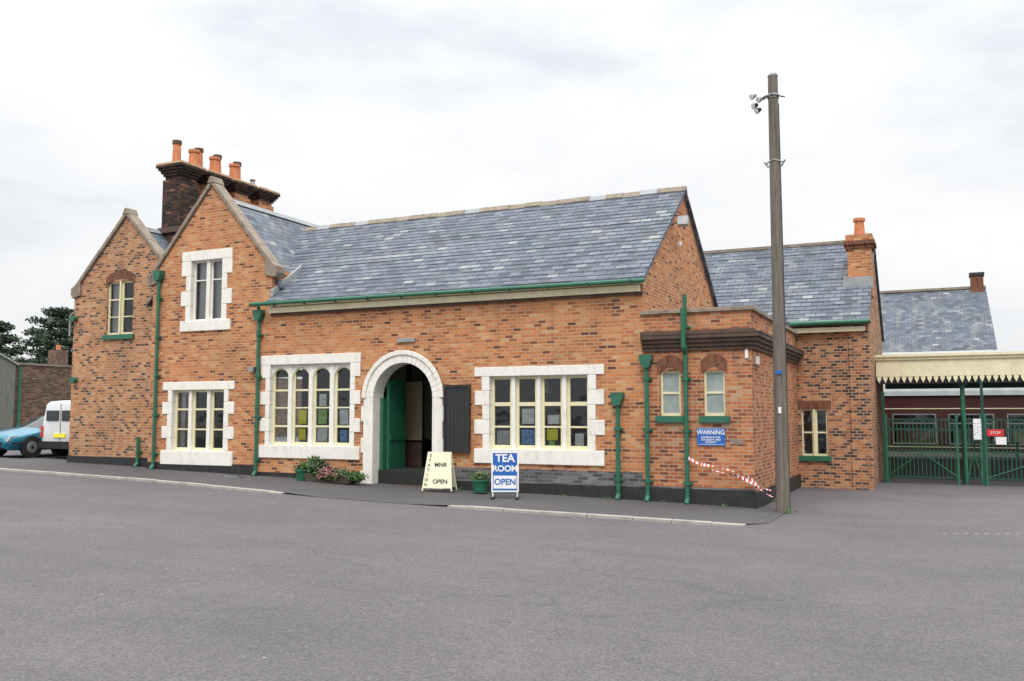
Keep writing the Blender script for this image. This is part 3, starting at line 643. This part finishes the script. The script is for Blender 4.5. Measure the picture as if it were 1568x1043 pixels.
e=empty('danger_sign',(1.36,27.28,1.12)); m=MB(); m.box(-.2,.2,-.01,.01,-.08,.1,RED); m.box(.0,.25,-.012,.008,-.3,-.1,SIGNW); m.build('plates',e); text('STOP',.1,(0,-.0125,.01),SIGNW,e)
m=MB(); m.box(.84,1.03,27.2,27.22,.95,1.5,POST); m.build('notice_sheet')
m=MB(); m.box(-12,14,30,33.6,-.6,.3,PAV); m.box(-12,14,33.4,33.62,.3,.34,KERB); m.box(.9,2.2,31.4,31.8,.72,.78,GRD); m.box(.95,1.0,31.4,31.8,.3,.72,GRD); m.box(2.1,2.15,31.4,31.8,.3,.72,GRD); m.build('railway_platform')
e=empty('railway_carriage',(0,34.2,-.5)); m=MB(); CL0,CL1=-9,12
wins=[]; x=CL0+.6
while x<CL1-1.5: wins.append((x,x+1.3)); x+=1.75
wl=[dict(x0=a_,x1=b_,b=1.15,t=lambda q:2.1) for a_,b_ in wins]
wall(m,lambda x,z:(x,0,z),CL0,CL1,.5,lambda x:2.75,wl,MAROON)
m.box(CL0,CL1,-.01,-.001,1.0,1.03,CR); m.box(CL0,CL1,-.012,-.001,2.3,2.33,CR)
for i,(a_,b_) in enumerate(wins):
    m.box(a_,b_,.5,.55,1.15,2.1,DARK); m.box(a_+.1,b_-.1,.1,.25,1.15,1.6,[SIGNC,TERRA,BLIND][i%3]); m.box(a_,b_,-.01,.03,1.8,1.84,METAL)
    m.poly([(a_,.02,1.15),(b_,.02,1.15),(b_,.02,2.1),(a_,.02,2.1)],GLASS)
    for q0,q1,q2,q3 in((a_-.04,a_,1.11,2.14),(b_,b_+.04,1.11,2.14),(a_,b_,1.11,1.15),(a_,b_,2.1,2.14)): m.box(q0,q1,-.02,.02,q2,q3,METAL)
for i in range(5): m.box(CL0+.3+i*5.25,CL0+.32+i*5.25,-.005,-.001,.5,2.7,BLK)
pr=[(1.3-1.38*math.cos(math.pi*i/10),2.76+.5*math.sin(math.pi*i/10)) for i in range(11)]
m.prism_x([(y_,z_) for y_,z_ in pr][::-1],CL0,CL1,ROOFG)
for i in range(10): m.box(CL0+1+i*2,CL0+1.5+i*2,.9,1.3,3.2,3.36,METAL)
m.box(CL0,CL1,2.6,2.7,.5,2.78,MAROON); m.box(CL0+.5,CL1-.5,.3,2.3,.25,.5,BLK)
for i in range(8): m.cyl((CL0+1.5+i*2.4,.2,.45),(CL0+1.5+i*2.4,.32,.45),.45,.45,BLK,16)
m.build('body',e)
e=empty('distant_station_building'); r=MB()
r.box(-12,2.3,45,53,-.5,4.45,BRWALL)
slab([(-12,44.6,4.4),(2.45,44.6,4.4),(2.3,49,7.72),(-12,49,7.72)],.06,SL2); slab([(-12,49,7.72),(2.3,49,7.72),(2.45,53.4,4.4),(-12,53.4,4.4)],.06,SL2)
r.prism_x([(45,4.4),(53,4.4),(49,7.6)],2.2,2.3,BRWALL); r.box(-12,2.5,44.45,44.6,4.15,4.42,SIGNW); r.box(-12,2.3,48.9,49.1,7.7,7.82,STN)
r.box(1.65,2.2,48.7,49.4,7.2,8.3,BRARCH); r.box(1.6,2.25,48.65,49.45,8.3,8.45,BLK)
r.box(2.3,14,44,46,-.5,3.9,BRWALL); r.box(-12,14,41.5,44.4,3.3,3.5,GRD)
r.build('walls_and_roof',e)
# ------------------------------------------------------------------ left background
m=MB(); m.box(-36.3,-36,26.35,60,0,3.78,BRWALL)
m.box(-36.35,-35.95,26.35,60,3.78,3.86,STN); m.cyl((-35.92,26.5,.3),(-35.92,26.5,3.7),.06,.06,GR); m.build('brick_wall')
CON=simple('grey_green_boards',(.16,.17,.145),.8,.25,2,.2,stretch=(1,9,1),dirt=.5,dirtcol=(.08,.07,.05))
m=MB(); m.prism_x([(20,.2),(26.3,.2),(26.3,3.75),(25.3,4.25),(20,5.2)],-36.6,-35.95,CON); m.prism_x([(26.4,3.72),(26.4,3.8),(25.3,4.33),(20,5.3),(20,5.2),(25.3,4.24)],-36.7,-35.88,LEAD); m.build('timber_shed')
m=MB(); m.box(-62,-61,48,49,.3,6.6,BRWALL); m.cyl((-61.5,48.5,6.6),(-61.5,48.5,7.0),.2,.18,TERRA); m.build('chimney')
def cedar(x,y,h,rad,tiers,per,leafn):
    e=empty('cedar_tree',(x,y,.3)); m=MB(); L=MB()
    m.cyl((0,0,0),(.15,0,h*.6),.35,.22,BARK,10); m.cyl((.15,0,h*.6),(0,.1,h*.96),.22,.05,BARK,8)
    for t in range(tiers):
        f_=t/(tiers-1); zz=h*(.38+.58*f_); rr=rad*(1-f_**1.6*.8)
        for j in range(per):
            ang=t*1.3+j*2*math.pi/per+random.uniform(-.3,.3); ln=rr*random.uniform(.55,1.05)
            dx,dy=math.cos(ang),math.sin(ang); tip=(dx*ln,dy*ln,zz+random.uniform(-.1,.35))
            m.cyl((0,0,zz-.35),tip,.08,.02,BARK,6)
            for s_ in(.3,.55,.8,1.0):
                leaves(L,(dx*ln*s_,dy*ln*s_,zz+.1+random.uniform(-.15,.25)+.15*s_),(.85,.85,.36),leafn,.14,LEAFC)
    leaves(L,(0,0,h*.98),(.9,.9,.5),leafn*2,.14,LEAFC)
    m.build('trunk_and_limbs',e); L.build('crown',e)
def tree(x,y,h,rad,n):
    e=empty('tree',(x,y,.3)); m=MB()
    m.cyl((0,0,0),(0,0,h*.55),.3,.2,BARK,10); m.cyl((0,0,h*.55),(.1,0,h*.92),.2,.05,BARK,8)
    cl=[]
    for i in range(22):
        t=i/22; zz=h*(.35+.6*t); ang=i*2.4; rr=rad*(1-t*.65)*random.uniform(.5,1.05)
        c_=(math.cos(ang)*rr*.85,math.sin(ang)*rr*.85,zz+random.uniform(-.3,.3)); cl.append((c_,rr))
        m.cyl((0,0,zz-h*.08),c_,.07,.02,BARK,6)
    m.build('trunk_and_limbs',e); m=MB()
    for c_,rr in cl: leaves(m,c_,(rr*.45+.35,rr*.45+.35,.35*rr+.25),n//22,.16,LEAF)
    m.build('crown',e)
cedar(-64.0,50.5,9.6,4.6,8,7,52); cedar(-69.5,49,8.6,4.2,6,7,50); tree(-74,47,8.0,3.4,7000); tree(-67.5,47,7.6,3.4,7000)
# ------------------------------------------------------------------ vehicles
def vehicle(name,loc,st,paint,glassside,glasstop,wheels,wr,half,extra=None):
    e=empty(name,loc); m=MB(); rings=[]
    for (y,zb,zl,zt,wb,wl_,wt) in st:
        h=[(wb*.85,zb),(wb,zb+.12),(wl_,zl*.55+zb*.45),(wl_*.985,zl),(wt,zt-.07),(wt*.8,zt),(0,zt+.03)]
        rings.append([(x,y,z) for x,z in h]+[(-x,y,z) for x,z in h[-2::-1]])
    n=len(rings[0])
    for i in range(len(rings)-1):
        for j in range(n-1):
            mat=paint; jj=min(j,n-2-j)
            if jj==3 and i in glassside: mat=CARGL
            if jj in(4,5) and i in glasstop: mat=CARGL
            m.poly([rings[i][j],rings[i][j+1],rings[i+1][j+1],rings[i+1][j]],mat)
        m.poly([rings[i][0],rings[i+1][0],rings[i+1][n-1],rings[i][n-1]],RUB)
    m.poly(rings[0][::-1],paint); m.poly(rings[-1],paint)
    ob=m.build('body',e,smooth=True)
    bm=bmesh.new(); bm.from_mesh(ob.data); bmesh.ops.remove_doubles(bm,verts=bm.verts,dist=.001); bmesh.ops.recalc_face_normals(bm,faces=bm.faces); bm.to_mesh(ob.data); bm.free()
    bv=ob.modifiers.new('b','BEVEL'); bv.width=.03; bv.segments=3; bv.limit_method='ANGLE'; bv.angle_limit=math.radians(35)
    m=MB()
    for y in wheels:
        for sx in(-1,1):
            xo=sx*(half+.01); m.cyl((xo-sx*.2,y,wr),(xo,y,wr),wr,wr,RUB,24); m.cyl((xo,y,wr),(xo+sx*.012,y,wr),wr*.62,wr*.58,METAL,20); m.cyl((xo+sx*.0121,y,wr),(xo+sx*.02,y,wr),wr*.2,wr*.15,BLK,12)
    m.build('wheels',e,bevel=.01)
    if extra: m=MB(); extra(m); m.build('lights_and_trim',e)
    return e
cst=[(-.0,.3,.5,.60,.6,.68,.6),(.12,.22,.58,.70,.74,.8,.72),(.9,.2,.74,.84,.8,.84,.74),(1.15,.2,.80,.89,.8,.84,.72),(1.95,.2,.85,1.26,.8,.84,.56),(2.4,.2,.86,1.30,.8,.84,.58),(3.2,.2,.88,1.28,.8,.84,.57),(3.75,.22,.88,1.02,.79,.82,.62),(4.05,.3,.8,.92,.72,.76,.6)]
def cx_(m):
    for sx in(-1,1):
        m.prism_x([(.0,.50),(.3,.54),(.34,.66),(.1,.64)],.5 if sx>0 else -.77,.77 if sx>0 else -.5,METAL)
        m.box(sx*.83,sx*.97,1.55,1.7,.86,.97,CARB)
        m.box(sx*.838,sx*.846,1.3,1.31,.35,.84,BLK); m.box(sx*.838,sx*.846,2.35,2.36,.35,.84,BLK); m.box(sx*.835,sx*.855,.05,4.0,.42,.47,RUB)
    m.box(-.5,.5,-.03,.0,.33,.48,BLK)
    for sx in(-1,1):
        m.cyl((sx*.81,.78,.3),(sx*.846,.78,.3),.36,.36,BLK,24); m.cyl((sx*.81,3.3,.3),(sx*.846,3.3,.3),.36,.36,BLK,24)
vehicle('blue_car',(-26.62,18.75,.29),cst,CARB,{3,4,5,6},{3,6},(.78,3.3),.3,.84,cx_)
vst=[(-.0,.35,.95,1.68,.80,.84,.68),(.06,.25,.98,1.74,.82,.85,.70),(1.2,.22,.98,1.78,.82,.85,.71),(2.4,.22,.98,1.78,.82,.85,.70),(3.1,.22,.96,1.05,.82,.84,.7),(4.0,.26,.8,.9,.76,.8,.6)]
def vx_(m):
    m.box(-.62,-.07,-.03,-.005,1.14,1.46,CARGL); m.box(.07,.62,-.03,-.005,1.14,1.46,CARGL)
    m.box(-.85,.85,-.09,.1,.28,.5,BLK); m.box(-.26,.26,-.035,-.006,.62,.74,YEL); m.box(-.008,.008,-.012,-.003,.5,1.66,BLK)
    for sx in(-1,1): m.box(sx*.76,sx*.86,-.03,.03,.62,.98,RED); m.box(sx*.76,sx*.86,-.032,.031,.78,.84,TERRA)
vehicle('white_van',(-24.75,19.7,.28),vst,CARW,{3},{3},(.65,3.2),.3,.85,vx_)
# ------------------------------------------------------------------ world & sun
W=bpy.data.worlds.new('World'); sc.world=W; W.use_nodes=True; nt=W.node_tree; bg=nt.nodes['Background']
sky=N(nt,'ShaderNodeTexSky',sky_type='NISHITA'); sky.sun_disc=False; sky.sun_elevation=math.radians(50); sky.sun_rotation=math.radians(160)
tc=N(nt,'ShaderNodeTexCoord'); sp=N(nt,'ShaderNodeSeparateXYZ'); nt.links.new(tc.outputs['Generated'],sp.inputs[0])
el=ramp(nt,[(0,(.225,)*3),(.18,(.245,)*3),(.45,(.268,)*3),(.6,(.42,)*3),(1,(.98,)*3)]); nt.links.new(sp.outputs['Z'],el.inputs[0])
e40=mixc(nt,'MULTIPLY',1.0,el.outputs[0],(40,40,40))
mp=mapping(nt,tc.outputs['Generated'],(1.6,1.6,4.5))
nz=noise(nt,mp,1.9,7,.55)
rr=ramp(nt,[(.30,(.82,.86,.92)),(.44,(.93,.95,.975)),(.56,(1.0,1.005,1.01)),(.7,(1.08,1.08,1.07))]); nt.links.new(nz,rr.inputs[0])
cl=mixc(nt,'MULTIPLY',1.0,e40,rr.outputs[0])
rf=ramp(nt,[(.28,(.90,)*3),(.42,(.985,)*3)]); nt.links.new(nz,rf.inputs[0])
fin=mixc(nt,'MIX',rf.outputs[0],sky.outputs[0],cl)
nt.links.new(fin,bg.inputs['Color']); bg.inputs['Strength'].default_value=.1
sd=bpy.data.lights.new('sun','SUN'); sd.energy=1.5; sd.angle=math.radians(25); sd.color=(1,.96,.9)
so=bpy.data.objects.new('sun',sd); sc.collection.objects.link(so)
dv=Vector((.34,-.94,0)).normalized()*math.cos(math.radians(50)); dv.z=math.sin(math.radians(50)); so.rotation_euler=dv.to_track_quat('Z','Y').to_euler()
# ------------------------------------------------------------------ camera
cd=bpy.data.cameras.new('camera'); cd.sensor_width=36; cd.lens=36*1388/1568; cd.clip_end=2000
co=bpy.data.objects.new('camera',cd); sc.collection.objects.link(co); co.location=(0,0,1.6)
co.rotation_euler=(math.radians(90)+math.atan(114/1388),0,math.radians(25.1)); sc.camera=co
sc.view_settings.view_transform='Standard'; sc.view_settings.look='None'; sc.view_settings.exposure=0
